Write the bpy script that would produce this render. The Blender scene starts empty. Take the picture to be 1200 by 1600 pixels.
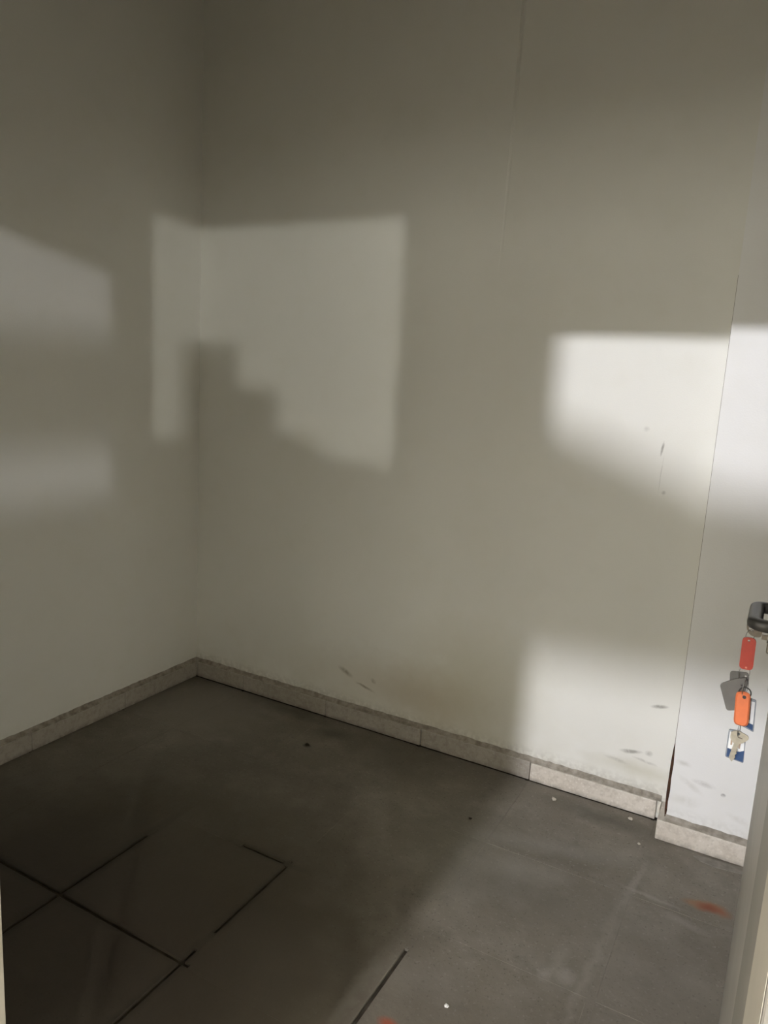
import bpy, bmesh, math, random
from mathutils import Vector, Matrix

random.seed(7)
scene = bpy.context.scene
COL = scene.collection

# ------------------------------------------------------------------ camera
cam_data = bpy.data.cameras.new('camera')
cam_data.sensor_fit = 'VERTICAL'
cam_data.sensor_height = 36.0
cam_data.sensor_width = 27.0
cam_data.lens = 36.0 * 1155.0 / 1600.0
cam_data.clip_start = 0.02
cam = bpy.data.objects.new('camera', cam_data)
COL.objects.link(cam)
_r = Vector((0.8745, 0.4818, 0.0558)).normalized()
_f = Vector((-0.4662, 0.8667, -0.1772)).normalized()
_u = _r.cross(_f).normalized()
_r = _f.cross(_u).normalized()
M = Matrix((( _r.x, _u.x, -_f.x, 0.0), (_r.y, _u.y, -_f.y, 0.0), (_r.z, _u.z, -_f.z, 1.4), (0, 0, 0, 1)))
cam.matrix_world = M
scene.camera = cam

# ------------------------------------------------------------------ world, exposure
world = bpy.data.worlds.new('world')
scene.world = world
world.use_nodes = True
bg = world.node_tree.nodes['Background']
bg.inputs['Color'].default_value = (0.5, 0.48, 0.42, 1)
bg.inputs['Strength'].default_value = 0.0
vs = scene.view_settings
vs.view_transform = 'Standard'
vs.look = 'None'
vs.gamma = 1.0
vs.use_curve_mapping = False
vs.exposure = 0.0
scene.cycles.max_bounces = 7
scene.cycles.diffuse_bounces = 5
scene.cycles.use_adaptive_sampling = True
scene.cycles.adaptive_threshold = 0.03

# lamps of the hall outside the doorway: (position, bulb radius, radiance, colour)
WARM = (1.0, 1.0, 0.93)
NEUT = (1.0, 1.005, 1.07)
LAMPS = [
    ((-0.66, -4.0, 2.92), 0.055, 9600, NEUT),    # behind the photographer: bright patches on the far wall
    ((6.10, -3.80, 2.75), 0.10, 1300, NEUT),      # far to the right: patches on the left wall
    ((2.35, -3.20, 2.05), 0.05, 3200, WARM),       # near right: corner patch
]
PANEL_GLOW = 7.2                # added glowing gate at the far end of the hall, for ambient fill
PANEL_COL = (1.0, 0.965, 0.83)
PANEL2_GLOW = 11.0

# ------------------------------------------------------------------ room numbers (metres)
XL, XR = -2.268, 0.46          # left and right wall
YB = 2.465                     # back wall
YP = 2.352                     # face of the boxed-out part at the right
XP = -0.185                    # its left edge
YF = 0.56                      # inner face of the wall with the doorway
YO = 0.42                      # its outer face
ZC = 2.95                      # ceiling
DX0, DX1, DZ = -0.868, 0.028, 2.00   # clear door opening
G = 0.437                      # slab grid
HX0, HX1, HY0, HZ = -5.0, 8.2, -10.0, 3.25   # hall outside

# ------------------------------------------------------------------ helpers
def tag(o, label=None, cat=None, group=None, kind=None):
    if label: o['label'] = label
    if cat: o['category'] = cat
    if group: o['group'] = group
    if kind: o['kind'] = kind
    return o

def link(name, bm, mat, parent=None, smooth=False):
    me = bpy.data.meshes.new(name)
    bmesh.ops.recalc_face_normals(bm, faces=bm.faces)
    bm.to_mesh(me); bm.free()
    if smooth:
        for p in me.polygons: p.use_smooth = True
    o = bpy.data.objects.new(name, me)
    if mat: me.materials.append(mat)
    COL.objects.link(o)
    if parent: o.parent = parent
    return o

def empty(name, loc=(0, 0, 0)):
    o = bpy.data.objects.new(name, None)
    o.empty_display_size = 0.05
    o.location = loc
    COL.objects.link(o)
    return o

def box(bm, x0, x1, y0, y1, z0, z1, bev=0.0, seg=1):
    r = bmesh.ops.create_cube(bm, size=1.0)
    vsl = r['verts']
    for v in vsl:
        v.co = Vector((x0 + (v.co.x + .5) * (x1 - x0), y0 + (v.co.y + .5) * (y1 - y0), z0 + (v.co.z + .5) * (z1 - z0)))
    if bev > 0:
        es = list({e for v in vsl for e in v.link_edges})
        bmesh.ops.bevel(bm, geom=es, offset=bev, segments=seg, profile=0.5, affect='EDGES')

def boxobj(name, dims, mat, parent=None, bev=0.0, seg=1):
    bm = bmesh.new(); box(bm, *dims, bev=bev, seg=seg)
    return link(name, bm, mat, parent)

def sweep(bm, pts, profile, closed=False, up=Vector((0, 0, 1))):
    """profile: function(i) -> list of (a, b) offsets along side and up vectors"""
    pts = [Vector(p) for p in pts]
    n = len(pts); rings = []
    for i, p in enumerate(pts):
        a = pts[(i - 1) % n] if (closed or i > 0) else p
        b = pts[(i + 1) % n] if (closed or i < n - 1) else p
        t = (b - a).normalized()
        s = t.cross(up)
        if s.length < 1e-4: s = t.cross(Vector((1, 0, 0)))
        s.normalize(); w = s.cross(t).normalized()
        rings.append([bm.verts.new(p + s * q[0] + w * q[1]) for q in profile(i)])
    m = len(rings[0])
    rng = range(n if closed else n - 1)
    for i in rng:
        A, B = rings[i], rings[(i + 1) % n]
        for j in range(m):
            bm.faces.new((A[j], A[(j + 1) % m], B[(j + 1) % m], B[j]))
    if not closed:
        bm.faces.new(list(reversed(rings[0]))); bm.faces.new(rings[-1])

def circ(r, n=10, ry=None):
    ry = r if ry is None else ry
    return [(r * math.cos(2 * math.pi * k / n), ry * math.sin(2 * math.pi * k / n)) for k in range(n)]

def tube(bm, pts, r, n=8, closed=False, up=Vector((0, 0, 1))):
    sweep(bm, pts, lambda i: circ(r, n), closed, up)

def ring_pts(c, R, axis_y_rot=0.0, tilt=0.0, n=20, sx=1.0):
    """ring hanging in a vertical plane; axis_y_rot turns the plane about z"""
    out = []
    for k in range(n):
        a = 2 * math.pi * k / n
        v = Vector((R * sx * math.cos(a), 0, R * math.sin(a)))
        v.rotate(Matrix.Rotation(tilt, 3, 'Y')); v.rotate(Matrix.Rotation(axis_y_rot, 3, 'Z'))
        out.append(Vector(c) + v)
    return out

def rounded(pts, r, seg=4):
    """round the corners of a 2D polygon"""
    out = []
    n = len(pts)
    for i in range(n):
        p = Vector(pts[i]); a = Vector(pts[i - 1]); b = Vector(pts[(i + 1) % n])
        rr = r[i] if isinstance(r, (list, tuple)) else r
        da, db = (a - p), (b - p)
        ra = min(rr, da.length * .48); rb = min(rr, db.length * .48)
        A = p + da.normalized() * ra; B = p + db.normalized() * rb
        if rr <= 0: out.append(p); continue
        for k in range(seg + 1):
            t = k / seg
            out.append(A * (1 - t) ** 2 + p * 2 * t * (1 - t) + B * t * t)
    return out

def plate(bm, outline, hole, y0, y1, bev=0.0):
    """flat plate in the x-z plane with an optional hole (list of points), thickness y0..y1"""
    def loop(pts, y): return [bm.verts.new((p[0], y, p[1])) for p in pts]
    fr, bk = loop(outline, y0), loop(outline, y1)
    n = len(outline)
    side = [bm.faces.new((fr[i], fr[(i + 1) % n], bk[(i + 1) % n], bk[i])) for i in range(n)]
    if hole:
        hf, hb = loop(hole, y0), loop(hole, y1)
        m = len(hole)
        for i in range(m): bm.faces.new((hf[i], hb[i], hb[(i + 1) % m], hf[(i + 1) % m]))
        for A, H in ((fr, hf), (bk, hb)):
            es = []
            for L in (A, H):
                for i in range(len(L)):
                    e = bm.edges.get((L[i], L[(i + 1) % len(L)])) or bm.edges.new((L[i], L[(i + 1) % len(L)]))
                    es.append(e)
            bmesh.ops.triangle_fill(bm, use_beauty=True, edges=es)
    else:
        bm.faces.new(fr); bm.faces.new(list(reversed(bk)))
    if bev > 0:
        es = [e for e in bm.edges if len(e.link_faces) == 2 and abs(e.verts[0].co.y - e.verts[1].co.y) < 1e-7
              and any(abs(f.normal.y) < .5 for f in e.link_faces)]
    return bm

def circle2(c, r, n=12):
    return [Vector((c[0] + r * math.cos(2 * math.pi * k / n), c[1] + r * math.sin(2 * math.pi * k / n))) for k in range(n)]

# ------------------------------------------------------------------ materials
class Mat:
    def __init__(s, name, rough=0.6, color=(.5, .5, .5), metal=0.0, spec=0.5):
        s.m = bpy.data.materials.new(name); s.m.use_nodes = True
        s.t = s.m.node_tree; s.N = s.t.nodes; s.L = s.t.links
        s.b = s.N['Principled BSDF']
        s.b.inputs['Roughness'].default_value = rough
        s.b.inputs['Base Color'].default_value = (*color, 1)
        s.b.inputs['Metallic'].default_value = metal
        s.b.inputs['Specular IOR Level'].default_value = spec
        s.geo = None; s.warps = {}; s.fine = None
    def node(s, typ, **kw):
        n = s.N.new(typ)
        for k, v in kw.items(): setattr(n, k, v)
        return n
    def pos(s):
        if s.geo is None: s.geo = s.node('ShaderNodeNewGeometry')
        return s.geo.outputs['Position']
    def math(s, op, a, b=None, clamp=False):
        n = s.node('ShaderNodeMath', operation=op, use_clamp=clamp)
        for i, v in enumerate((a, b)):
            if v is None: continue
            if isinstance(v, (int, float)): n.inputs[i].default_value = v
            else: s.L.new(v, n.inputs[i])
        return n.outputs[0]
    def noise(s, scale, detail=4, rough=.55, vec=None, stretch=None, dist=0.0):
        n = s.node('ShaderNodeTexNoise')
        n.inputs['Scale'].default_value = scale; n.inputs['Detail'].default_value = detail
        n.inputs['Roughness'].default_value = rough; n.inputs['Distortion'].default_value = dist
        v = vec or s.pos()
        if stretch:
            k = s.node('ShaderNodeVectorMath', operation='MULTIPLY'); s.L.new(v, k.inputs[0]); k.inputs[1].default_value = stretch
            v = k.outputs[0]
        s.L.new(v, n.inputs['Vector'])
        return n.outputs['Fac']
    def ramp(s, fac, a, b, lo=0.0, hi=1.0):
        n = s.node('ShaderNodeMapRange', clamp=True)
        s.L.new(fac, n.inputs['Value'])
        n.inputs['From Min'].default_value = a; n.inputs['From Max'].default_value = b
        n.inputs['To Min'].default_value = lo; n.inputs['To Max'].default_value = hi
        return n.outputs['Result']
    def mix(s, fac, a, b, blend='MIX'):
        n = s.node('ShaderNodeMix', data_type='RGBA', blend_type=blend)
        if isinstance(fac, (int, float)): n.inputs[0].default_value = fac
        else: s.L.new(fac, n.inputs[0])
        for i, v in ((6, a), (7, b)):
            if isinstance(v, tuple): n.inputs[i].default_value = (*v, 1)
            else: s.L.new(v, n.inputs[i])
        return n.outputs[2]
    def blob(s, c, rad, soft=0.5, rot=0.0, warp=0.0, wscale=30):
        """mask of an elliptical mark around world point c, radii rad (x, y, z), rot about the y or z axis"""
        v = s.pos()
        if warp:
            ws = 8 if wscale < 10.5 else 24
            if ws not in s.warps:
                n = s.node('ShaderNodeTexNoise'); n.inputs['Scale'].default_value = ws; n.inputs['Detail'].default_value = 2
                s.L.new(v, n.inputs['Vector']); s.warps[ws] = n
            n = s.warps[ws]
            k = s.node('ShaderNodeVectorMath', operation='MULTIPLY_ADD')
            s.L.new(n.outputs['Color'], k.inputs[0]); k.inputs[1].default_value = (warp,) * 3
            add = s.node('ShaderNodeVectorMath', operation='SUBTRACT'); add.inputs[1].default_value = (warp * .5,) * 3
            s.L.new(v, add.inputs[0]); s.L.new(add.outputs[0], k.inputs[2]); v = k.outputs[0]
        mp = s.node('ShaderNodeMapping', vector_type='TEXTURE')
        s.L.new(v, mp.inputs['Vector'])
        mp.inputs['Location'].default_value = c
        mp.inputs['Scale'].default_value = rad
        mp.inputs['Rotation'].default_value = (0, rot, 0) if rad[1] > 5 else (0, 0, rot)
        ln = s.node('ShaderNodeVectorMath', operation='LENGTH'); s.L.new(mp.outputs[0], ln.inputs[0])
        return s.ramp(ln.outputs['Value'], 1.0 - soft, 1.0 + soft, 1.0, 0.0)
    def bump(s, h, dist=0.001, strength=1.0):
        n = s.node('ShaderNodeBump'); n.inputs['Distance'].default_value = dist; n.inputs['Strength'].default_value = strength
        s.L.new(h, n.inputs['Height']); s.L.new(n.outputs[0], s.b.inputs['Normal'])
    def color(s, c): s.L.new(c, s.b.inputs['Base Color'])

def wall_paint(name, base, stains, dirt=1.0):
    w = Mat(name, rough=0.55, spec=0.35)
    c = w.mix(w.ramp(w.noise(1.3, 3), .3, .7), tuple(x * .96 for x in base), base)
    c = w.mix(w.math('MULTIPLY', w.ramp(w.noise(9, 2), .5, .75), .10), c, (base[0] * .82, base[1] * .8, base[2] * .7))
    sep = w.node('ShaderNodeSeparateXYZ'); w.L.new(w.pos(), sep.inputs[0])
    # grime along the foot of the wall
    low = w.ramp(sep.outputs['Z'], .09, .36, 1, 0)
    low = w.math('MULTIPLY', w.math('MULTIPLY', low, low), w.ramp(w.noise(10, 2, .6), .3, .75))
    c = w.mix(w.math('MULTIPLY', low, .38 * dirt), c, (.42, .38, .25))
    foot = w.math('MULTIPLY', w.ramp(sep.outputs['Z'], .085, .125, 1, 0), w.ramp(w.noise(60, 1), .35, .6))
    c = w.mix(w.math('MULTIPLY', foot, .55 * dirt), c, (.28, .25, .2))
    for (x, z, rx, rz, rot, col, k, soft, warp) in stains:
        mk = w.blob((x, YB, z), (rx, 50, rz), soft, rot, warp)
        w.fine = w.fine or w.ramp(w.noise(70, 3), .3, .55, .35, 1)
        if rx < .1: mk = w.math('MULTIPLY', mk, w.fine)
        c = w.mix(w.math('MULTIPLY', mk, k), c, col)
    w.color(c)
    w.bump(w.noise(260, 0, .6), .0006, .35)
    return w.m

DK = (.26, .245, .21)
BACK_STAINS = [
    # x, z, rx, rz, rot, colour, strength, softness, warp
    (-.345, 1.232, .003, .018, .12, DK, .75, .5, .006),
    (-.325, 1.094, .005, .005, 0, DK, .5, .6, .004),
    (-.340, 1.15, .0015, .05, .03, DK, .25, .5, .004),
    (-.400, 1.290, .007, .006, 0, (.35, .33, .3), .35, .7, .004),
    (-.255, .388, .022, .006, -.25, DK, .75, .5, .012),
    (-.325, .208, .028, .006, -.18, DK, .75, .5, .012),
    (-.270, .218, .010, .007, 0, DK, .5, .6, .01),
    (-.37, .165, .03, .006, .1, DK, .35, .6, .012),
    (-.28, .186, .03, .004, .1, (.3, .28, .24), .4, .6, .012),
    (-.30, .152, .12, .02, 0, (.45, .42, .28), .35, .8, .03),
    (-1.462, .212, .028, .009, .45, (.2, .17, .13), .7, .6, .015),
    (-1.367, .168, .035, .005, .25, (.2, .17, .13), .75, .5, .012),
    (-1.331, .205, .01, .007, .5, (.2, .17, .13), .6, .5, .01),
    (-1.25, .20, .30, .09, .0, (.50, .42, .30), .34, .8, .06),
    (-1.08, .19, .16, .08, .0, (.46, .38, .27), .40, .8, .05),
    (-1.043, .366, .028, .022, .0, (.86, .86, .82), .55, .5, .01),
    (-.92, .30, .20, .16, .0, (.55, .50, .33), .35, .8, .05),
]
PIER_STAINS = [
    (-.031, .203, .006, .005, 0, (.25, .24, .24), .8, .4, .002),
    (-.09, .222, .022, .006, .1, (.35, .33, .30), .42, .8, .012),
    (-.125, .205, .03, .007, .5, (.5, .48, .42), .30, .8, .012),
    (-.155, .27, .016, .006, .1, (.4, .38, .33), .38, .8, .01),
    (-.14, .15, .03, .012, .0, (.5, .48, .40), .28, .8, .02),
    (.02, .14, .025, .008, .3, (.55, .53, .48), .30, .8, .012),
]
M_BACK = wall_paint('cream_wall_paint', (.815, .805, .755), BACK_STAINS, .6)
M_LEFT = wall_paint('cream_side_paint', (.805, .795, .745), [], .12)
M_PIER = wall_paint('white_panel_paint', (.84, .835, .825), PIER_STAINS, .3)
M_CEIL = Mat('ceiling_paint', .7, (.50, .475, .41)).m

def concrete():
    w = Mat('worn_concrete', rough=.62, spec=.4)
    c = w.mix(w.ramp(w.noise(2.2, 3, .6), .3, .7), (.145, .128, .100), (.208, .186, .150))
    c = w.mix(w.math('MULTIPLY', w.ramp(w.noise(7, 3, .65), .45, .75), .5), c, (.285, .262, .225))
    c = w.mix(w.math('MULTIPLY', w.ramp(w.noise(11, 3, .7), .55, .8), .5), c, (.10, .09, .072))
    c = w.mix(w.math('MULTIPLY', w.ramp(w.noise(95, 1, .6), .62, .74), .35), c, (.33, .31, .28))
    c = w.mix(w.math('MULTIPLY', w.ramp(w.noise(120, 1, .6), .64, .72), .55), c, (.07, .06, .05))
    def st(x, y, rx, ry, rot, col, k, soft=.6, warp=.05, ws=18):
        nonlocal c
        mk = w.blob((x, y, 0), (rx, ry, 2.0), soft, rot, warp, ws)
        c = w.mix(w.math('MULTIPLY', mk, k), c, col)
    # left half: floor dirt with shade painted in; patches along the skirting
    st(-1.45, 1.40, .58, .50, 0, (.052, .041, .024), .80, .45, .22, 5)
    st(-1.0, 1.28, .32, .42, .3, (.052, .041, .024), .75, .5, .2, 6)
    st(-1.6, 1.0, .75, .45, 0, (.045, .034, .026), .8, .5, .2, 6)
    st(-1.13, 2.33, .16, .10, -.1, (.09, .08, .055), .6, .6, .08, 9)
    st(-1.70, 2.40, .2, .03, -.05, (.07, .06, .045), .5, .6, .06, 12)
    st(-1.98, 2.22, .24, .22, 0, (.25, .225, .20), .75, .6, .12, 8)  # paler spot: weak lamp light on the corner floor put into the colour
    st(-1.46, 2.20, .014, .011, 0, (.05, .045, .035), .8, .4, .01, 60)
    st(-1.43, 2.34, .06, .03, .2, (.06, .055, .04), .6, .6, .04, 25)
    st(-.38, 2.36, .14, .04, -.05, (.07, .065, .05), .6, .7, .05, 14)
    # scraped pale streak along the joint, chalky bloom
    st(-.255, 1.68, .010, .22, -.06, (.31, .29, .25), .42, .8, .05, 16)
    st(-.22, 2.08, .009, .09, -.1, (.31, .29, .26), .42, .7, .04, 18)
    st(-.33, 1.66, .018, .05, -.05, (.31, .29, .25), .45, .7, .04, 25)
    st(-.30, 1.62, .016, .025, .0, (.33, .31, .28), .5, .6, .03, 24)
    st(-.345, 1.60, .014, .02, .0, (.33, .31, .28), .45, .7, .04, 25)
    st(-.60, 1.42, .09, .05, .5, (.23, .21, .18), .35, .8, .06, 14)
    st(-.71, 1.30, .012, .12, .0, (.27, .25, .22), .4, .7, .04, 14)
    st(-.50, 2.10, .22, .03, .25, (.25, .24, .215), .4, .8, .06, 10)
    st(-.08, 1.98, .05, .012, -.2, (.33, .31, .28), .4, .7, .04, 18)
    st(-.16, 2.035, .07, .006, -.1, (.34, .32, .29), .45, .7, .03, 18)
    # grime rubbed in along the open joints
    for a in ((-1.541, 1.22, .016, .27), (-1.60, 1.162, .33, .014), (-1.105, 1.42, .012, .15), (-1.105, 1.02, .012, .16), (-1.18, 1.59, .09, .012)):
        st(*a, 0, (.022, .017, .011), .6, .9, .03, 24)
    # rubbed darker and paler patches
    st(-.45, 1.25, .40, .16, .0, (.125, .108, .085), .55, .8, .1, 9)
    st(-.45, 1.86, .20, .10, .3, (.13, .12, .098), .5, .8, .1, 9)
    st(-.12, 1.70, .16, .22, .1, (.15, .135, .115), .4, .8, .1, 9)
    st(-.52, 1.95, .10, .04, .4, (.25, .235, .205), .5, .8, .08, 9)
    st(-.75, 1.95, .14, .16, .2, (.20, .19, .155), .4, .8, .1, 9)
    # rust
    st(-.048, 2.079, .034, .016, -.05, (.25, .125, .06), .75, .5, .025, 30)
    st(-.008, 2.085, .036, .020, -.1, (.25, .10, .045), .85, .5, .025, 30)
    st(-.02, 2.078, .022, .014, .1, (.19, .050, .020), .8, .7, .02, 40)
    st(-.60, 1.272, .022, .014, 0, (.30, .07, .03), .85, .5, .01, 30)
    w.color(c)
    w.b.inputs['Roughness'].default_value = .6
    w.bump(w.noise(40, 3, .7), .003, .35)
    return w.m
M_FLOOR = concrete()

def grout():
    w = Mat('dirty_grout', rough=.9, spec=.2)
    w.color(w.mix(w.ramp(w.noise(18, 4), .35, .65), (.024, .019, .013), (.06, .05, .036)))
    w.bump(w.noise(150, 3), .001, .5)
    return w.m
M_GROUT = grout()

def terrazzo(name, k):
    w = Mat(name, rough=.5, spec=.4)
    base = w.mix(w.ramp(w.noise(5, 4), .3, .7), tuple(v * k for v in (.56, .51, .44)), tuple(v * k for v in (.66, .61, .54)))
    v = w.node('ShaderNodeTexVoronoi'); v.inputs['Scale'].default_value = 110; w.L.new(w.pos(), v.inputs['Vector'])
    chip = w.ramp(v.outputs['Distance'], .25, .42, 1, 0)
    sepc = w.node('ShaderNodeSeparateColor'); w.L.new(v.outputs['Color'], sepc.inputs[0])
    c = w.mix(w.math('MULTIPLY', chip, w.ramp(sepc.outputs[0], .45, .55, 0, .5)), base, tuple(v * k for v in (.74, .70, .64)))
    c = w.mix(w.math('MULTIPLY', chip, w.ramp(sepc.outputs[1], .72, .78, 0, .22)), c, (.30, .27, .22))
    c = w.mix(w.math('MULTIPLY', w.ramp(w.noise(55, 3, .7), .45, .75), .6), c, (.36 * k, .31 * k, .25 * k))
    sep = w.node('ShaderNodeSeparateXYZ'); w.L.new(w.pos(), sep.inputs[0])
    lo = w.math('MULTIPLY', w.ramp(sep.outputs['Z'], .0, .02, 1, 0), w.ramp(w.noise(30, 3), .35, .6))
    c = w.mix(w.math('MULTIPLY', lo, .6), c, (.12, .10, .08))
    w.color(c)
    w.bump(w.noise(180, 3), .0008, .5)
    return w.m
M_SKIRT = terrazzo('speckled_stone_skirting', 1.05)
M_SKIRT_OLD = terrazzo('grimy_stone_skirting', .66)

def mortar(name, a, b):
    w = Mat(name, rough=.9, spec=.2)
    w.color(w.mix(w.ramp(w.noise(45, 5), .35, .65), a, b))
    w.bump(w.noise(140, 4), .002, .6)
    return w.m
M_MORTAR = mortar('grey_mortar', (.22, .195, .16), (.38, .345, .295))
M_MORTAR2 = mortar('floor_mortar', (.20, .185, .16), (.27, .25, .22))

def simple(name, col, rough=.5, metal=0.0, var=.12, scale=25, bump=0.0, spec=.5):
    w = Mat(name, rough, col, metal, spec)
    w.color(w.mix(w.ramp(w.noise(scale, 3), .35, .65), tuple(x * (1 - var) for x in col), tuple(min(1, x * (1 + var)) for x in col)))
    if bump: w.bump(w.noise(200, 2), bump, .4)
    return w.m
M_LEAF = simple('grey_door_paint', (.36, .345, .315), .42, 0, .05, 6)
M_FRAME = simple('cream_frame_paint', (.45, .42, .365), .45, 0, .05, 6)
M_ARCH = simple('dull_grey_architrave', (.20, .188, .165), .6, 0, .05, 6)
M_LEAF_SHADE = simple('shaded_grey_door_paint', (.235, .224, .20), .5, 0, .05, 6)  # leaf grey with the hinge-side shade painted in
M_SEAL = simple('black_rubber', (.03, .03, .03), .7)
M_LEVER = simple('charcoal_plastic', (.045, .044, .043), .38, 0, .1, 60)
M_STEEL = simple('dull_steel', (.30, .285, .26), .35, 1.0, .1, 80)
M_KEY = simple('nickel_silver', (.50, .47, .40), .42, .8, .1, 120)
M_KEYB = simple('tarnished_key', (.20, .175, .15), .5, .6, .15, 120)
M_WIRE = simple('split_ring_wire', (.30, .30, .30), .35, 1.0)
M_RED = simple('red_plastic', (.44, .046, .030), .4, 0, .06, 60)
M_ORANGE = simple('orange_plastic', (.70, .185, .075), .35, 0, .06, 60)
M_GREYT = simple('grey_plastic', (.125, .120, .115), .5, 0, .08, 60)
M_CLEAR = simple('smoky_plastic_rim', (.22, .24, .27), .25, 0, .08, 60)
M_PAPER = simple('white_paper', (.66, .67, .68), .7, 0, .04, 60)
M_NAVY = simple('navy_print', (.016, .050, .135), .5, 0, .1, 60)
M_BROWN = simple('brown_print', (.33, .24, .18), .6, 0, .1, 60)
M_RUST = mortar('rusty_bead', (.03, .016, .011), (.09, .042, .024))
M_FLAKE = simple('paint_flake_white', (.72, .69, .60), .6, 0, .06, 60)
M_BRIGHT = simple('white_chip', (.85, .84, .80), .3, 0, .04, 60)
M_GRIT = simple('pale_grit', (.52, .48, .40), .7, 0, .2, 200)
M_HALL = simple('hall_wall_paint', (.70, .68, .60), .7, 0, .05, 2)
M_HFLOOR = simple('hall_floor_concrete', (.42, .40, .35), .6, 0, .1, 3)
M_HCEIL = simple('hall_ceiling_paint', (.62, .60, .54), .8, 0, .05, 2)
M_DUCT = simple('galvanised_duct', (.45, .46, .46), .45, .6, .1, 8)
M_CARD = simple('brown_cardboard', (.40, .28, .17), .8, 0, .08, 10)

# ------------------------------------------------------------------ floor: base + slabs
floor = boxobj('floor', (XL - .12, XR + .12, YO, YB + .12, -.12, -.006), M_GROUT)
tag(floor, 'worn grey concrete slab floor with dark joints and a rust stain', 'floor', kind='structure')
JX = [-1.541 - 2 * G, -1.541 - G, -1.541, -1.105, -.667, -.230, .207, .207 + G]
JY = [1.162 - 2 * .43, 1.162 - .43, 1.162, 1.592, 2.022, 2.452]
def slab(x0, x1, y0, y1, k):
    x0 = max(x0, XL + .001); x1 = min(x1, XR - .001); y0 = max(y0, YO + .002); y1 = min(y1, YB - .002)
    if x1 - x0 < .02 or y1 - y0 < .02: return
    gap = .0045
    bm = bmesh.new()
    dz = random.uniform(-.0006, .0006)
    box(bm, x0 + gap, x1 - gap, y0 + gap, y1 - gap, -.035, dz, bev=.003, seg=2)
    link('slab', bm, M_FLOOR, floor)
for i in range(len(JX) - 1):
    for j in range(len(JY) - 1):
        slab(JX[i], JX[i + 1], JY[j], JY[j + 1], (i, j))
# joints that have been filled flush with dust and cement in the trodden part
def fill(x0, x1, y0, y1):
    bm = bmesh.new(); box(bm, x0, x1, y0, y1, -.02, .0007 + random.uniform(0, .0003), bev=.0004)
    link('joint_filler', bm, M_FLOOR, floor)
W = .0095
def fill_x(x, *spans):
    for a, b in spans: fill(x - W, x + W, a, b)
def fill_y(y, *spans):
    for a, b in spans: fill(a, b, y - W, y + W)
fill_x(-1.978, (.43, 2.44)); fill_x(-1.541, (1.47, 2.44)); fill_x(-1.105, (1.21, 1.275), (1.61, 2.44)); fill_x(-.667, (1.49, 2.44))
fill_x(-.230, (.43, 2.44)); fill_x(.207, (.43, 2.33))
fill_y(2.022, (XL + .02, XR - .02)); fill_y(1.592, (XL + .02, -1.27), (-1.12, XR - .02)); fill_y(1.162, (XL + .02, -1.99), (-1.08, XR - .02))

# ------------------------------------------------------------------ walls and ceiling
bm = bmesh.new()
# back wall: front face split at the plaster joint, which opens into a shallow groove towards the top
gx = [XL - .12, -.9395, -.9325, -.9255, XR + .12]
zs = [0.0, 1.75, 2.05, 2.4, ZC]
gd = [0, 0.0, .0022, .0055, .007]
grid = [[bm.verts.new((x + (.012 * (z - 1.75) / 1.2 if k in (1, 2, 3) else 0), YB + (gd[j] if k == 2 else 0), z)) for k, x in enumerate(gx)] for j, z in enumerate(zs)]
for j in range(4):
    for k in range(4):
        bm.faces.new((grid[j][k], grid[j][k + 1], grid[j + 1][k + 1], grid[j + 1][k]))
bk = [bm.verts.new((x, YB + .12, z)) for x, z in ((gx[0], 0), (gx[-1], 0), (gx[-1], ZC), (gx[0], ZC))]
bm.faces.new((bk[0], bk[3], bk[2], bk[1]))
bm.faces.new([grid[0][0], bk[0], bk[1]] + [grid[0][k] for k in (4, 3, 2, 1)])
bm.faces.new([grid[4][k] for k in range(5)] + [bk[2], bk[3]])
bm.faces.new([grid[j][0] for j in range(5)] + [bk[3], bk[0]])
bm.faces.new([grid[j][4] for j in (4, 3, 2, 1, 0)] + [bk[1], bk[2]])
wall_back = link('wall_back', bm, M_BACK)
tag(wall_back, 'cream painted far wall with scuffs and a vertical plaster joint', 'wall', kind='structure')
wall_left = boxobj('wall_left', (XL - .12, XL, YF, YB, 0, ZC), M_LEFT)
tag(wall_left, 'plain cream painted side wall left of the corner', 'wall', kind='structure')
wall_right = boxobj('wall_right', (XR, XR + .12, YF, YB, 0, ZC), M_LEFT)
tag(wall_right, 'cream painted side wall hidden behind the open door', 'wall', kind='structure')
ceiling = boxobj('ceiling', (XL - .12, XR + .12, YO, YB + .12, ZC, ZC + .12), M_CEIL)
tag(ceiling, 'dim cream painted ceiling above the storeroom', 'ceiling', kind='structure')
# boxed-out panel at the right of the back wall, its lower left arris chipped
bm = bmesh.new()
zs = [0.0, .07, .10, .13, .17, .21, .26, .30, .34, .6, 1.2, 1.9, ZC]
chip = [0, .001, .003, .002, .004, .0025, .004, .002, .0005, 0, 0, 0, 0]
L = [bm.verts.new((XP + c, YP, z)) for c, z in zip(chip, zs)]
Rv = [bm.verts.new((XR, YP, z)) for z in zs]
LB = [bm.verts.new((XP + .004, YB, z)) for z in zs]
RB = [bm.verts.new((XR, YB, z)) for z in zs]
for j in range(len(zs) - 1):
    bm.faces.new((L[j], Rv[j], Rv[j + 1], L[j + 1])); bm.faces.new((LB[j], L[j], L[j + 1], LB[j + 1]))
    bm.faces.new((Rv[j], RB[j], RB[j + 1], Rv[j + 1])); bm.faces.new((RB[j], LB[j], LB[j + 1], RB[j + 1]))
bm.faces.new((L[0], LB[0], RB[0], Rv[0])); bm.faces.new((L[-1], Rv[-1], RB[-1], LB[-1]))
pier = link('wall_far_right', bm, M_PIER)
tag(pier, 'white boxed-out wall panel standing proud beside the door', 'wall', kind='structure')
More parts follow.
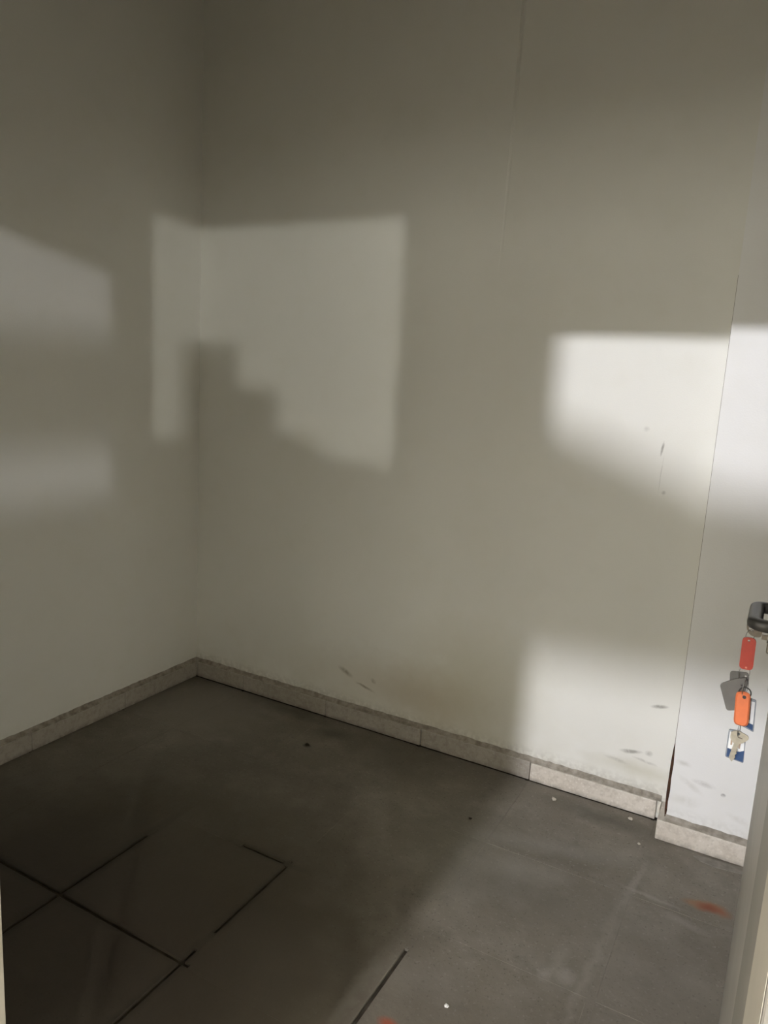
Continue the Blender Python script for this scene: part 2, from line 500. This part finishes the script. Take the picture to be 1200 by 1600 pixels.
# rusty metal corner bead showing along the chipped arris
bm = bmesh.new()
prev = None
for z, w in zip([.075, .10, .13, .16, .19, .22, .25, .28, .31, .33], [.0025, .005, .0055, .0065, .006, .0055, .0055, .0045, .003, .001]):
    q = [bm.verts.new((XP + .003, YP + .002, z)), bm.verts.new((XP - w, YP + .004, z)), bm.verts.new((XP - w, YP + .012, z)), bm.verts.new((XP + .003, YP + .012, z))]
    if prev:
        for k in range(4): bm.faces.new((prev[k], prev[(k + 1) % 4], q[(k + 1) % 4], q[k]))
    else: bm.faces.new(q)
    prev = q
bm.faces.new(prev)
cb = link('corner_bead', bm, M_RUST, pier)
tag(cb, 'rusty dark bead showing at the chipped edge')
bm = bmesh.new(); box(bm, XP - .0012, XP + .002, YP + .001, YP + .006, .33, 1.74)
tag(link('edge_crack', bm, M_MORTAR, pier), 'hairline crack along the panel edge')

# wall with the doorway
bm = bmesh.new()
fx = .055
box(bm, XL - .12, DX0 - fx, YO, YF, 0, ZC); box(bm, DX1 + fx, XR + .12, YO, YF, 0, ZC); box(bm, DX0 - fx, DX1 + fx, YO, YF, DZ + fx, ZC)
wf = link('wall_front', bm, M_LEFT)
tag(wf, 'cream painted wall pierced by the doorway', 'wall', kind='structure')
frame = empty('trim_1', (DX0, YF, 0))
tag(frame, 'cream painted door frame around the storeroom doorway', 'door frame', kind='structure')
def fpart(name, dims):
    o = boxobj(name, dims, M_FRAME, None, bev=.001)
    o.parent = frame; o.matrix_parent_inverse = Matrix.Translation((-DX0, -YF, 0))
    return o
fpart('jamb', (DX0 - fx, DX0, YO - .012, YF + .002, 0, DZ))
fpart('jamb', (DX1, DX1 + fx, YO - .012, YF + .002, 0, DZ))
for x0, x1 in ((DX0 - fx - .02, DX0 - .002), (DX1 + .0002, DX1 + fx + .02)):
    o = boxobj('added_architrave', (x0, x1, YO - .022, YO - .0125, 0, DZ + fx), M_ARCH, None, bev=.001)  # added in dark grey to dull lamp light on the frame front
    o.parent = frame; o.matrix_parent_inverse = Matrix.Translation((-DX0, -YF, 0))
fpart('lintel', (DX0 - fx, DX1 + fx, YO - .012, YF + .002, DZ, DZ + fx))

# ------------------------------------------------------------------ skirting
def skirt_piece(a, b, axis, wallpos, parent, t=.016, h=.068, mat=None):
    """one stone strip with a sloping mortar fillet on top; runs along axis from a to b"""
    bm = bmesh.new()
    g = .0012
    jt = random.uniform(-.0015, .0015)
    if axis == 'x': box(bm, a + g, b - g, wallpos - t + jt, wallpos, 0.0005, h + jt, bev=.003, seg=2)
    else: box(bm, wallpos, wallpos + t + jt, a + g, b - g, 0.0005, h + jt, bev=.003, seg=2)
    return link('stone_strip', bm, mat or M_SKIRT_OLD, parent)
def fillet(a, b, axis, wallpos, parent, t=.013, z0=.066, z1=.085):
    bm = bmesh.new()
    n = max(4, int((b - a) / .02)); prev = None
    for i in range(n + 1):
        s = a + (b - a) * i / n
        jz = random.uniform(-.0018, .0018); jd = random.uniform(-.0015, .0015)
        prof = [(0, z0), (-(t + jd), z0 + .002), (-(t + jd) * .35, z0 + (z1 - z0) * .45), (0, z1 + jz)]
        ring = []
        for d, z in prof:
            ring.append(bm.verts.new((s, wallpos + d, z) if axis == 'x' else (wallpos - d, s, z)))
        if prev:
            for k in range(4): bm.faces.new((prev[k], prev[(k + 1) % 4], ring[(k + 1) % 4], ring[k]))
        else: bm.faces.new(ring)
        prev = ring
    bm.faces.new(prev)
    o = link('mortar_bed', bm, M_MORTAR, parent)
    tag(o, 'rough grey mortar line on top of the skirting')
    return o
bb = empty('baseboard_back', (-1.2, YB, 0)); tag(bb, 'speckled stone skirting along the far wall', 'skirting', kind='structure')
bl = empty('baseboard_left', (XL, 1.5, 0)); tag(bl, 'speckled stone skirting along the left wall', 'skirting', kind='structure')
br = empty('baseboard_right', (0, YP, 0)); tag(br, 'pale speckled stone skirting under the white wall panel', 'skirting', kind='structure')
def keep(o, root):
    o.parent = root; o.matrix_parent_inverse = Matrix.Translation(-root.location)
for a, b in ((XL + .0165, -1.979), (-1.979, -1.542), (-1.542, -1.101), (-1.101, -.660), (-.660, -.2235)):
    keep(skirt_piece(a, b, 'x', YB, None, mat=M_SKIRT if a > -.7 else None), bb)
keep(fillet(XL, -.212, 'x', YB, None), bb)
for a, b in ((YF, .74), (.74, 1.17), (1.17, 1.60), (1.60, 2.03), (2.03, YB)):
    keep(skirt_piece(a, b, 'y', XL, None), bl)
keep(fillet(YF, YB, 'y', XL, None), bl)
keep(skirt_piece(-.208, .06, 'x', YP, None, mat=M_SKIRT), br)
keep(skirt_piece(.06, XR, 'x', YP, None), br)
keep(fillet(XP, XR, 'x', YP, None), br)
# short return of the skirting into the corner of the panel
bm = bmesh.new(); box(bm, -.2075, XP, YP, YB, .0005, .066, bev=.002)
keep(link('stone_return', bm, M_SKIRT), br)
# smear of mortar on the floor in front of the panel
bm = bmesh.new()
pts = [(-.082, 2.322), (.06, 2.33), (.2, 2.335), (.2, 2.27), (.10, 2.286), (.05, 2.296), (-.02, 2.286), (-.066, 2.292), (-.088, 2.308)]
top = [bm.verts.new((x, y, .0022)) for x, y in pts]; bot = [bm.verts.new((x * 1.0, y, -.001)) for x, y in pts]
bm.faces.new(top); bm.faces.new(list(reversed(bot)))
for i in range(len(pts)): bm.faces.new((top[i], bot[i], bot[(i + 1) % len(pts)], top[(i + 1) % len(pts)]))
bmesh.ops.bevel(bm, geom=[e for e in bm.edges if abs(e.verts[0].co.z - .0022) < 1e-5 and abs(e.verts[1].co.z - .0022) < 1e-5], offset=.001, segments=1, affect='EDGES')
ms = link('mortar_smear', bm, M_MORTAR2, floor); tag(ms, 'thin pale mortar smear on the floor')

# ------------------------------------------------------------------ door, open into the room
LX = .031       # face of the leaf
door = empty('door_1', (LX, .585, 0))
tag(door, 'grey metal door standing open at the right edge', 'door', kind='structure')
def dkeep(o, root=None):
    root = root or door
    o.parent = root; o.matrix_parent_inverse = Matrix.Translation(-door.location) if root is door else Matrix()
    return o
Y0, Y1 = .572, 1.405
bm = bmesh.new(); box(bm, LX, LX + .042, Y0, Y1, .012, DZ - .005, bev=.006, seg=3)
leaf = dkeep(link('door_leaf', bm, M_LEAF))
bm = bmesh.new(); box(bm, LX - .0012, LX + .001, Y0 + .004, .80, .014, DZ - .007, bev=.0006)  # thin overlay, hinge-side shade painted as a darker grey
tag(dkeep(link('hinge_shade', bm, M_LEAF_SHADE)), 'darker strip painted as shade along the hinge side')
bm = bmesh.new(); box(bm, LX + .010, LX + .016, Y1 - .001, Y1 + .004, .02, DZ - .02)
dkeep(link('edge_seal', bm, M_SEAL))
for z in (.25, 1.75):
    bm = bmesh.new(); tube(bm, [(LX + .05, Y0 - .002, z - .05), (LX + .05, Y0 - .002, z + .05)], .009, 12)
    dkeep(link('hinge', bm, M_STEEL))
# escutcheon
HY, HZL, CZ = 1.314, 1.070, 1.021
bm = bmesh.new(); box(bm, LX - .007, LX, HY - .021, HY + .021, .935, 1.125, bev=.004, seg=2)
esc = dkeep(link('escutcheon', bm, M_LEVER))
# lever: neck out of the leaf, grip towards the hinge side, end turned back to the leaf
gxc = -.0085
path = []
def arc(cx, cy, r, a0, a1, n=6):
    return [(cx + r * math.cos(math.radians(a0 + (a1 - a0) * k / n)), cy + r * math.sin(math.radians(a0 + (a1 - a0) * k / n))) for k in range(n + 1)]
ya, yb = 1.203, HY
p2 = [(LX - .004, yb)] + arc(gxc + .013, yb - .013, .013, 90, 180) + arc(gxc + .013, ya + .013, .013, 180, 270) + [(LX - .011, ya)]
bm = bmesh.new()
prof = [(.0108 * math.copysign(abs(math.cos(t)) ** .75, math.cos(t)), .0090 * math.copysign(abs(math.sin(t)) ** .75, math.sin(t))) for t in [2 * math.pi * k / 16 for k in range(16)]]
sweep(bm, [(x, y, HZL) for x, y in p2], lambda i: prof)
lev = dkeep(link('lever_handle', bm, M_LEVER, None, True))
tag(lev, 'charcoal plastic loop-shaped lever handle')
bm = bmesh.new(); tube(bm, [(LX + .001, HY, CZ), (LX - .019, HY, CZ)], .0085, 16)
box(bm, LX - .018, LX, HY - .005, HY + .005, CZ - .026, CZ - .005, bev=.003, seg=2)
cyl = dkeep(link('lock_cylinder', bm, M_STEEL)); tag(cyl, 'steel profile lock cylinder')

# ------------------------------------------------------------------ keys and tags hanging from the lock
KY = 1.305
def place(name, bm, mat, loc, smooth=False):
    o = link(name, bm, mat, None, smooth)
    return o
def root_at(name, loc):
    return empty(name, loc)
def pk(o, root):
    o.parent = root; o.matrix_parent_inverse = Matrix.Translation(-root.location); return o

# key left in the lock: bow lies in the x-z plane, blade runs into the cylinder
key0 = root_at('door_key', (-.008, HY, CZ))
bow = rounded([(-.0205, 1.043), (.001, 1.047), (.004, 1.036), (.0035, 1.0205), (-.003, 1.0185), (-.0135, 1.0205), (-.0195, 1.029)], .006)
bm = bmesh.new(); plate(bm, bow, circle2((-.0125, 1.0315), .0040), HY - .0012, HY + .0012)
pk(link('key_bow', bm, M_KEYB), key0)
bm = bmesh.new(); box(bm, .004, LX - .017, HY - .001, HY + .001, CZ - .004, CZ + .004)
pk(link('key_blade', bm, M_KEYB), key0)
tag(key0, 'dull key stuck in the door lock under the handle', 'key')

def ring(name, c, R, rot, label, r=.0006, tilt=0, sx=1.0):
    bm = bmesh.new(); tube(bm, ring_pts(c, R, rot, tilt, 24, sx), r, 6, True, Vector((math.sin(rot) * -1, math.cos(rot), .01)))
    o = link(name, bm, M_WIRE, None, True)
    return tag(o, label, 'key ring', 'wire rings joining the tags')
ring('key_ring', (-.0128, KY + .004, 1.0205), .0105, .75, 'thin wire ring through the key stuck in the lock', sx=.8)

def hang_tag(name, outline, hole, mat, y, t, label, cat, panel=None, pmat=None, extra=()):
    c = Vector((sum(p[0] for p in outline) / len(outline), y, min(p[1] for p in outline)))
    root = root_at(name, c)
    bm = bmesh.new(); plate(bm, outline, hole, y - t / 2, y + t / 2)
    pk(link('tag_body', bm, mat), root)
    if panel:
        bm = bmesh.new(); plate(bm, panel, None, y - t / 2 - .0006, y - t / 2 + .0004)
        pk(link('tag_window', bm, pmat), root)
    for nm, ol, m, dy in extra:
        bm = bmesh.new(); plate(bm, ol, None, y - t / 2 - dy, y - t / 2 + .0002)
        pk(link(nm, bm, m), root)
    return tag(root, label, cat)

def oriented(c, w, h, ang, r):
    """rounded rectangle centred at c, turned by ang"""
    pts = [(-w / 2, -h / 2), (w / 2, -h / 2), (w / 2, h / 2), (-w / 2, h / 2)]
    ca, sa = math.cos(ang), math.sin(ang)
    return rounded([(c[0] + x * ca - z * sa, c[1] + x * sa + z * ca) for x, z in pts], r)

# red tag
hang_tag('key_tag', oriented((-.0125, .9915), .0205, .0545, .02, .0075), circle2((-.0135, 1.0135), .0020), M_RED, KY, .004,
         'red plastic key tag hanging directly below the handle', 'key tag',
         oriented((-.0125, .990), .0155, .038, .02, .003), M_RED,
         [('tag_eyelet', circle2((-.0118, .9680), .0017, 8), simple('pale_red_plastic', (.75, .30, .22), .4), .0005)])  # small paler red disc near the lower end
ring('key_ring', (-.0132, KY + .004, .9560), .0125, .65, 'wire ring at the bottom of the red tag', sx=.8)
# grey tags
def skew(pts): return rounded([Vector(p) for p in pts], .005)
hang_tag('key_tag', skew([(-.0345, .9535), (-.0075, .9575), (-.0045, .946), (-.010, .905), (-.030, .905)]), circle2((-.0105, .950), .0020), M_GREYT, KY + .007, .003,
         'rear grey plastic fob, mostly hidden by the front grey fob', 'key tag')
hang_tag('key_tag', skew([(-.047, .9295), (-.0265, .9435), (-.0085, .951), (-.007, .934), (-.0125, .8925), (-.031, .8865)]), circle2((-.0135, .9365), .0023), M_GREYT, KY + .001, .003,
         'tilted grey plastic fob left of the orange tag', 'key tag')
ring('key_ring', (-.0085, KY - .002, .9335), .0145, 1.15, 'upright wire ring above the orange tag', sx=.6, tilt=.15)
# white and navy tag behind the orange one
hang_tag('key_tag', rounded([(-.012, .915), (.0105, .9115), (.0135, .8555), (-.010, .8635)], .003), circle2((-.003, .910), .0015), M_CLEAR, KY + .012, .0025,
         'white and navy picture tag half hidden behind the orange tag', 'key tag',
         rounded([(-.009, .908), (.0088, .9080), (.0108, .8690), (-.007, .872)], .001), M_PAPER,
         [('navy_band', rounded([(-.0085, .8725), (.0108, .8685), (.0114, .8585), (-.008, .8665)], .0008), M_NAVY, .0009),
          ('brown_stripe', rounded([(.0005, .900), (.0035, .899), (.0055, .876), (.003, .876)], .001), M_BROWN, .0009)])
# orange tag: thick hollow body with a domed front
root = root_at('key_tag', (-.008, KY - .004, .868))
ol = oriented((-.0085, .8975), .0222, .0585, .055, .009)
ol2 = oriented((-.0085, .8975), .0175, .0535, .055, .008)
bm = bmesh.new()
a = [bm.verts.new((p.x, KY - .0015, p.y)) for p in ol]; b = [bm.verts.new((p.x, KY - .0055, p.y)) for p in ol]; c = [bm.verts.new((p.x, KY - .0082, p.y)) for p in ol2]
n = len(ol)
for i in range(n):
    k = (i + 1) % n
    bm.faces.new((a[i], a[k], b[k], b[i])); bm.faces.new((b[i], b[k], c[k], c[i]))
bm.faces.new(a); bm.faces.new(list(reversed(c)))
pk(link('tag_body', bm, M_ORANGE), root)
bm = bmesh.new(); plate(bm, circle2((-.0078, .9195), .0029, 12), None, KY - .0086, KY - .0078)
pk(link('tag_hole', bm, M_SEAL), root)
bm = bmesh.new(); tube(bm, ring_pts((-.0078, KY - .004, .9255), .0095, .0, 0, 16, .95), .0011, 6, True, Vector((0, 1, .01)))
pk(link('tag_loop', bm, M_SEAL), root)
tag(root, 'orange plastic key tag hanging in front of the others', 'key tag')
bm = bmesh.new(); tube(bm, ring_pts((-.0084, KY - .003, .8605), .0115, 1.35, 0, 24, .55), .0007, 6, True, Vector((-1, .2, .01)))
o = link('key_ring', bm, M_WIRE, None, True)
tag(o, 'narrow wire ring joining orange tag and silver key', 'key ring', 'wire rings joining the tags')
# lowest tag, white with a navy lower half
hang_tag('key_tag', rounded([(-.0235, .8535), (-.006, .8545), (.0035, .8475), (.0055, .800), (-.0235, .8035)], .003), None, M_CLEAR, KY + .006, .0025,
         'lowest white and navy picture tag behind the silver key', 'key tag',
         rounded([(-.0215, .8505), (.0015, .8475), (.0035, .8185), (-.0215, .8205)], .001), M_PAPER,
         [('navy_band', rounded([(-.0215, .8200), (-.008, .8160), (.0038, .8225), (.0043, .8020), (-.0215, .8055)], .001), M_NAVY, .0009),
          ('brown_stripe', rounded([(-.0185, .840), (-.0155, .840), (-.0155, .827), (-.0180, .827)], .001), M_BROWN, .0010),
          ('brown_stripe', rounded([(-.0050, .836), (-.0025, .836), (-.0030, .824), (-.0055, .824)], .001), M_BROWN, .0010)])
# silver key hanging bow up
root = root_at('silver_key', (-.008, KY - .003, .803))
bow = rounded([(-.0195, .8540), (-.0090, .8580), (.0060, .8530), (.0085, .8480), (.0015, .8395), (-.0040, .8355), (-.0130, .8335), (-.0200, .8420)], .004)
bm = bmesh.new(); plate(bm, bow, circle2((-.0078, .8525), .0022), KY - .0036, KY - .0012)
pk(link('key_bow', bm, M_KEY), root)
bm = bmesh.new()
blade = [(-.0125, .8365), (-.0040, .8375), (-.0072, .8265), (-.0060, .8235), (-.0078, .8205), (-.0068, .8175), (-.0092, .8140), (-.0082, .8100), (-.0100, .8060), (-.0125, .8015), (-.0155, .8050), (-.0175, .8080)]
plate(bm, [Vector(p) for p in blade], None, KY - .0035, KY - .0013)
pk(link('key_blade', bm, M_KEY), root)
bm = bmesh.new(); plate(bm, rounded([(-.0090, .8480), (-.0012, .8465), (-.0012, .8448), (-.0085, .8460)], .0006), None, KY - .0040, KY - .0034)
pk(link('stamped_mark', bm, M_KEYB), root)
tag(root, 'silver key hanging at the bottom of the bunch', 'key')

# ------------------------------------------------------------------ loose crumbs
def crumb(name, x, y, s, mat, label, cat, group, flat=.45):
    bm = bmesh.new(); bmesh.ops.create_icosphere(bm, subdivisions=1, radius=s)
    for v in bm.verts:
        v.co = Vector((v.co.x * random.uniform(.7, 1.3), v.co.y * random.uniform(.7, 1.2), v.co.z * flat))
    mz = min(v.co.z for v in bm.verts)
    o = link(name, bm, mat)
    o.location = (x, y, .0004 - mz)
    o.rotation_euler = (0, 0, random.uniform(0, 6))
    return tag(o, label, cat, group)
crumb('plaster_crumb', -.546, 2.372, .010, M_GRIT, 'largest plaster crumb on the floor below the far skirting', 'crumb', 'loose crumbs on the floor')
crumb('plaster_crumb', -.294, 2.402, .009, M_GRIT, 'plaster crumb on the floor beside the skirting corner', 'crumb', 'loose crumbs on the floor')
crumb('plaster_crumb', -.244, 2.275, .006, M_GRIT, 'small plaster crumb in front of the white panel skirting', 'crumb', 'loose crumbs on the floor')
crumb('plaster_crumb', -.510, 1.385, .006, M_BRIGHT, 'tiny bright chip on the floor nearest the doorway', 'chip', 'loose crumbs on the floor')
crumb('plaster_crumb', -.746, 2.102, .006, M_GROUT, 'dark speck alone on the floor before the bright wall patch', 'speck', 'loose crumbs on the floor')
crumb('plaster_crumb', -1.46, 2.20, .010, M_GROUT, 'dark crumb on the floor before the dim corner', 'crumb', 'loose crumbs on the floor')
# curled paint flake on the end of the back skirting
bm = bmesh.new(); prev = None
for k in range(6):
    t = k / 5
    z = .030 + .042 * t; x = -.219 - .0015 * math.sin(t * 3) + .003 * t; y = YB - .020 - .004 * math.sin(t * 2.6)
    q = [bm.verts.new((x, y, z)), bm.verts.new((x + .007, y + .001, z)), bm.verts.new((x + .007, y + .0022, z)), bm.verts.new((x, y + .0012, z))]
    if prev:
        for i in range(4): bm.faces.new((prev[i], prev[(i + 1) % 4], q[(i + 1) % 4], q[i]))
    else: bm.faces.new(q)
    prev = q
bm.faces.new(prev)
o = link('paint_flake', bm, M_FLAKE); o.parent = bb; o.matrix_parent_inverse = Matrix.Translation(-bb.location)
tag(o, 'pale paint flake peeling at the skirting end')

# ------------------------------------------------------------------ hall outside the doorway (behind the camera)
hf = boxobj('floor_hall', (HX0, HX1, HY0, YO, -.12, 0), M_HFLOOR); tag(hf, 'concrete floor of the hall outside the doorway', 'floor', kind='structure')
hc = boxobj('ceiling_hall', (HX0, HX1, HY0, YO, HZ, HZ + .1), M_HCEIL); tag(hc, 'ceiling of the hall outside the doorway', 'ceiling', kind='structure')
for nm, d, lb in (('wall_hall_left', (HX0 - .1, HX0, HY0, YO, 0, HZ), 'left wall of the hall outside'), ('wall_hall_right', (HX1, HX1 + .1, HY0, YO, 0, HZ), 'right wall of the hall outside')):
    tag(boxobj(nm, d, M_HALL), lb, 'wall', kind='structure')
bm = bmesh.new(); box(bm, HX0, XL - .12, YO, YO + .1, 0, HZ); box(bm, XR + .12, HX1, YO, YO + .1, 0, HZ); box(bm, XL - .12, XR + .12, YO, YO + .1, ZC + .12, HZ)
tag(link('wall_hall_front', bm, M_HALL), 'hall wall on both sides of the storeroom', 'wall', kind='structure')
column = boxobj('shade_post', (-.860, -.680, -1.06, -.90, 0, HZ), M_HALL, None, bev=.008, seg=2)  # added post, its edge cuts off the lamp behind the doorway
tag(column, 'slim square post added in the hall to shade the far wall', 'column', kind='structure')
# added tapered duct, shaped to cast the band between the bright patches
duct = empty('shadow_duct', (0, -2.0, 2.4)); tag(duct, 'tapered metal duct added in the hall to cast a shadow band', 'duct')
def dpart(nm, pts, rs):
    bm = bmesh.new()
    sweep(bm, pts, lambda i: circ(rs[i], 20))
    o = link(nm, bm, M_DUCT, None, True); pk(o, duct); return o
dpart('duct_run', [(-1.3, -2.0, 2.288), (-.67, -2.0, 2.288), (-.50, -2.0, 2.262), (1.2, -2.0, 2.262)], [.122, .122, .088, .088])
for x in (-1.1, -.2, .9):
    bm = bmesh.new(); tube(bm, [(x, -2.0, 2.40), (x, -2.0, HZ)], .006, 8); pk(link('duct_hanger', bm, M_STEEL), duct)
for k, (c, r, rad, col) in enumerate(LAMPS):
    lamp = empty('ceiling_lamp', c)
    em = Mat('lamp_glow_%d' % k)
    e = em.node('ShaderNodeEmission'); e.inputs['Color'].default_value = (*col, 1); e.inputs['Strength'].default_value = rad
    em.L.new(e.outputs[0], em.N['Material Output'].inputs['Surface'])
    bm = bmesh.new(); bmesh.ops.create_icosphere(bm, subdivisions=2, radius=r); bmesh.ops.translate(bm, verts=bm.verts, vec=c)
    pk(link('bulb', bm, em.m), lamp)
    bm = bmesh.new(); tube(bm, [(c[0], c[1], c[2] + r * 1.1), (c[0], c[1], HZ - .02)], .012, 8); tube(bm, [(c[0], c[1], HZ - .02), (c[0], c[1], HZ)], .05, 16)
    pk(link('lamp_stem', bm, M_STEEL), lamp)
    tag(lamp, ['hall lamp straight behind the doorway', 'hall lamp far to the right of the doorway', 'hall lamp hanging near the right of the doorway'][k], 'lamp', 'hall ceiling lamps')

# end wall of the hall with an added ambient-fill gate
WX0, WX1, WZ0, WZ1 = -4.2, 7.8, .25, 2.7
bm = bmesh.new(); box(bm, HX0, WX0, HY0 - .1, HY0, 0, HZ); box(bm, WX1, HX1, HY0 - .1, HY0, 0, HZ); box(bm, WX0, WX1, HY0 - .1, HY0, 0, WZ0); box(bm, WX0, WX1, HY0 - .1, HY0, WZ1, HZ)
tag(link('wall_hall_back', bm, M_HALL), 'end wall of the hall around the added gate', 'wall', kind='structure')
glowpanel = empty('glow_panel_1', (WX0, HY0, WZ0)); tag(glowpanel, 'wide added gate glowing with daylight at the end of the hall', 'glowpanel', kind='structure')
em = Mat('fill_glow'); e = em.node('ShaderNodeEmission'); e.inputs['Color'].default_value = (*PANEL_COL, 1); e.inputs['Strength'].default_value = PANEL_GLOW
em.L.new(e.outputs[0], em.N['Material Output'].inputs['Surface'])
for i in range(8):
    w = (WX1 - WX0) / 8
    x0 = WX0 + i * w
    pk(boxobj('pane', (x0 + .03, x0 + w - .03, HY0 - .06, HY0 - .05, WZ0 + .03, WZ1 - .03), em.m), glowpanel)
    pk(boxobj('panel_bar', (x0 - .03, x0 + .03, HY0 - .08, HY0 - .02, WZ0, WZ1), M_STEEL), glowpanel)

# stand with cartons, added in the hall to shape the corner shadow
cab = empty('shade_stand', (.3, -.55, 0)); tag(cab, 'tall open steel stand added in the hall to carry shading cartons', 'stand')
for x in (-.02, .65):
    for y in (-.70, -.38):
        pk(boxobj('post', (x - .012, x + .012, y - .012, y + .012, 0, 1.08), M_STEEL), cab)
pk(boxobj('shelf', (-.032, .662, -.712, -.368, 1.06, 1.08), M_STEEL), cab)
pk(boxobj('shelf', (-.032, .662, -.712, -.368, .30, .32), M_STEEL), cab)
big = boxobj('shade_carton', (-.03, .66, -.70, -.38, 1.0802, 1.568), M_CARD, None, bev=.003)
tag(big, 'wide brown carton added on the hall stand to cast shadow', 'box', 'shading cartons on the hall stand')
def carton(x0, x1, z1, label, z0=1.5682):
    c = empty('shade_carton', ((x0 + x1) / 2, -.5, z0)); tag(c, label, 'box', 'shading cartons on the hall stand')
    pk(boxobj('carton_body', (x0, x1, -.515, -.485, z0, z1), M_CARD, None, bev=.002), c)
    pk(boxobj('tape', ((x0 + x1) / 2 - .012, (x0 + x1) / 2 + .012, -.517, -.483, z1 - .03, z1 + .0008), M_FLAKE), c)
carton(.122, .238, 1.788, 'tallest narrow carton added on the wide one to step the shadow')
carton(.240, .338, 1.707, 'middle carton added on the wide one to step the shadow')
carton(.340, .44, 1.621, 'low carton added on the wide one to step the shadow')

# open rack added further right in the hall to shade the left wall
rack = empty('shade_rack', (2.0, -1.1, 0)); tag(rack, 'open steel rack added in the hall to shade the left wall', 'rack')
for x in (1.82, 2.18):
    for y in (-1.75, -.42):
        pk(boxobj('post', (x - .02, x + .02, y - .02, y + .02, 0, 2.12), M_STEEL), rack)
for z0, z1 in ((.15, .19), (.7, .74), (1.25, 1.29), (1.97, 2.11)):
    pk(boxobj('shelf', (1.82, 2.18, -1.75, -.42, z0, z1), M_STEEL, None, bev=.003), rack)
for z, h in ((1.29, .52),):
    for j in range(3):
        y0 = -1.72 + j * .43
        pk(boxobj('shade_bin', (1.84, 2.16, y0, y0 + .425, z, z + h), M_CARD, None, bev=.003), rack)

# second added ambient-fill gate in the right wall of the hall
glowpanel2 = empty('glow_panel_2', (HX1, -9, .25)); tag(glowpanel2, 'added gate glowing with daylight in the right hall wall', 'glowpanel', kind='structure')
em2 = Mat('fill_glow_side'); e = em2.node('ShaderNodeEmission'); e.inputs['Color'].default_value = (*PANEL_COL, 1); e.inputs['Strength'].default_value = PANEL2_GLOW
em2.L.new(e.outputs[0], em2.N['Material Output'].inputs['Surface'])
for i in range(4):
    y0 = -9.2 + i * 1.6
    pk(boxobj('pane', (HX1 - .02, HX1 - .01, y0 + .03, y0 + 1.57, .28, 2.67), em2.m), glowpanel2)
    pk(boxobj('panel_bar', (HX1 - .05, HX1 - .001, y0 - .03, y0 + .03, .25, 2.7), M_STEEL), glowpanel2)

# low crate added outside the doorway to shade the near floor
crate = empty('shade_crate', (-.7, -.5, 0)); tag(crate, 'low wooden crate added outside the doorway to shade the floor', 'crate')
M_WOOD = simple('crate_wood', (.42, .30, .18), .7, 0, .12, 12)
for k in range(4):
    z0 = .02 + k * .115
    for y0, y1 in ((-.70, -.68), (-.32, -.30)):
        pk(boxobj('slat', (-1.35, -.08, y0, y1, z0, z0 + .105), M_WOOD, None, bev=.002), crate)
    for x0, x1 in ((-1.37, -1.35), (-.08, -.06)):
        pk(boxobj('slat', (x0, x1, -.70, -.30, z0, z0 + .105), M_WOOD, None, bev=.002), crate)
pk(boxobj('crate_lid', (-1.37, -.06, -.70, -.30, .48, .50), M_WOOD, None, bev=.002), crate)
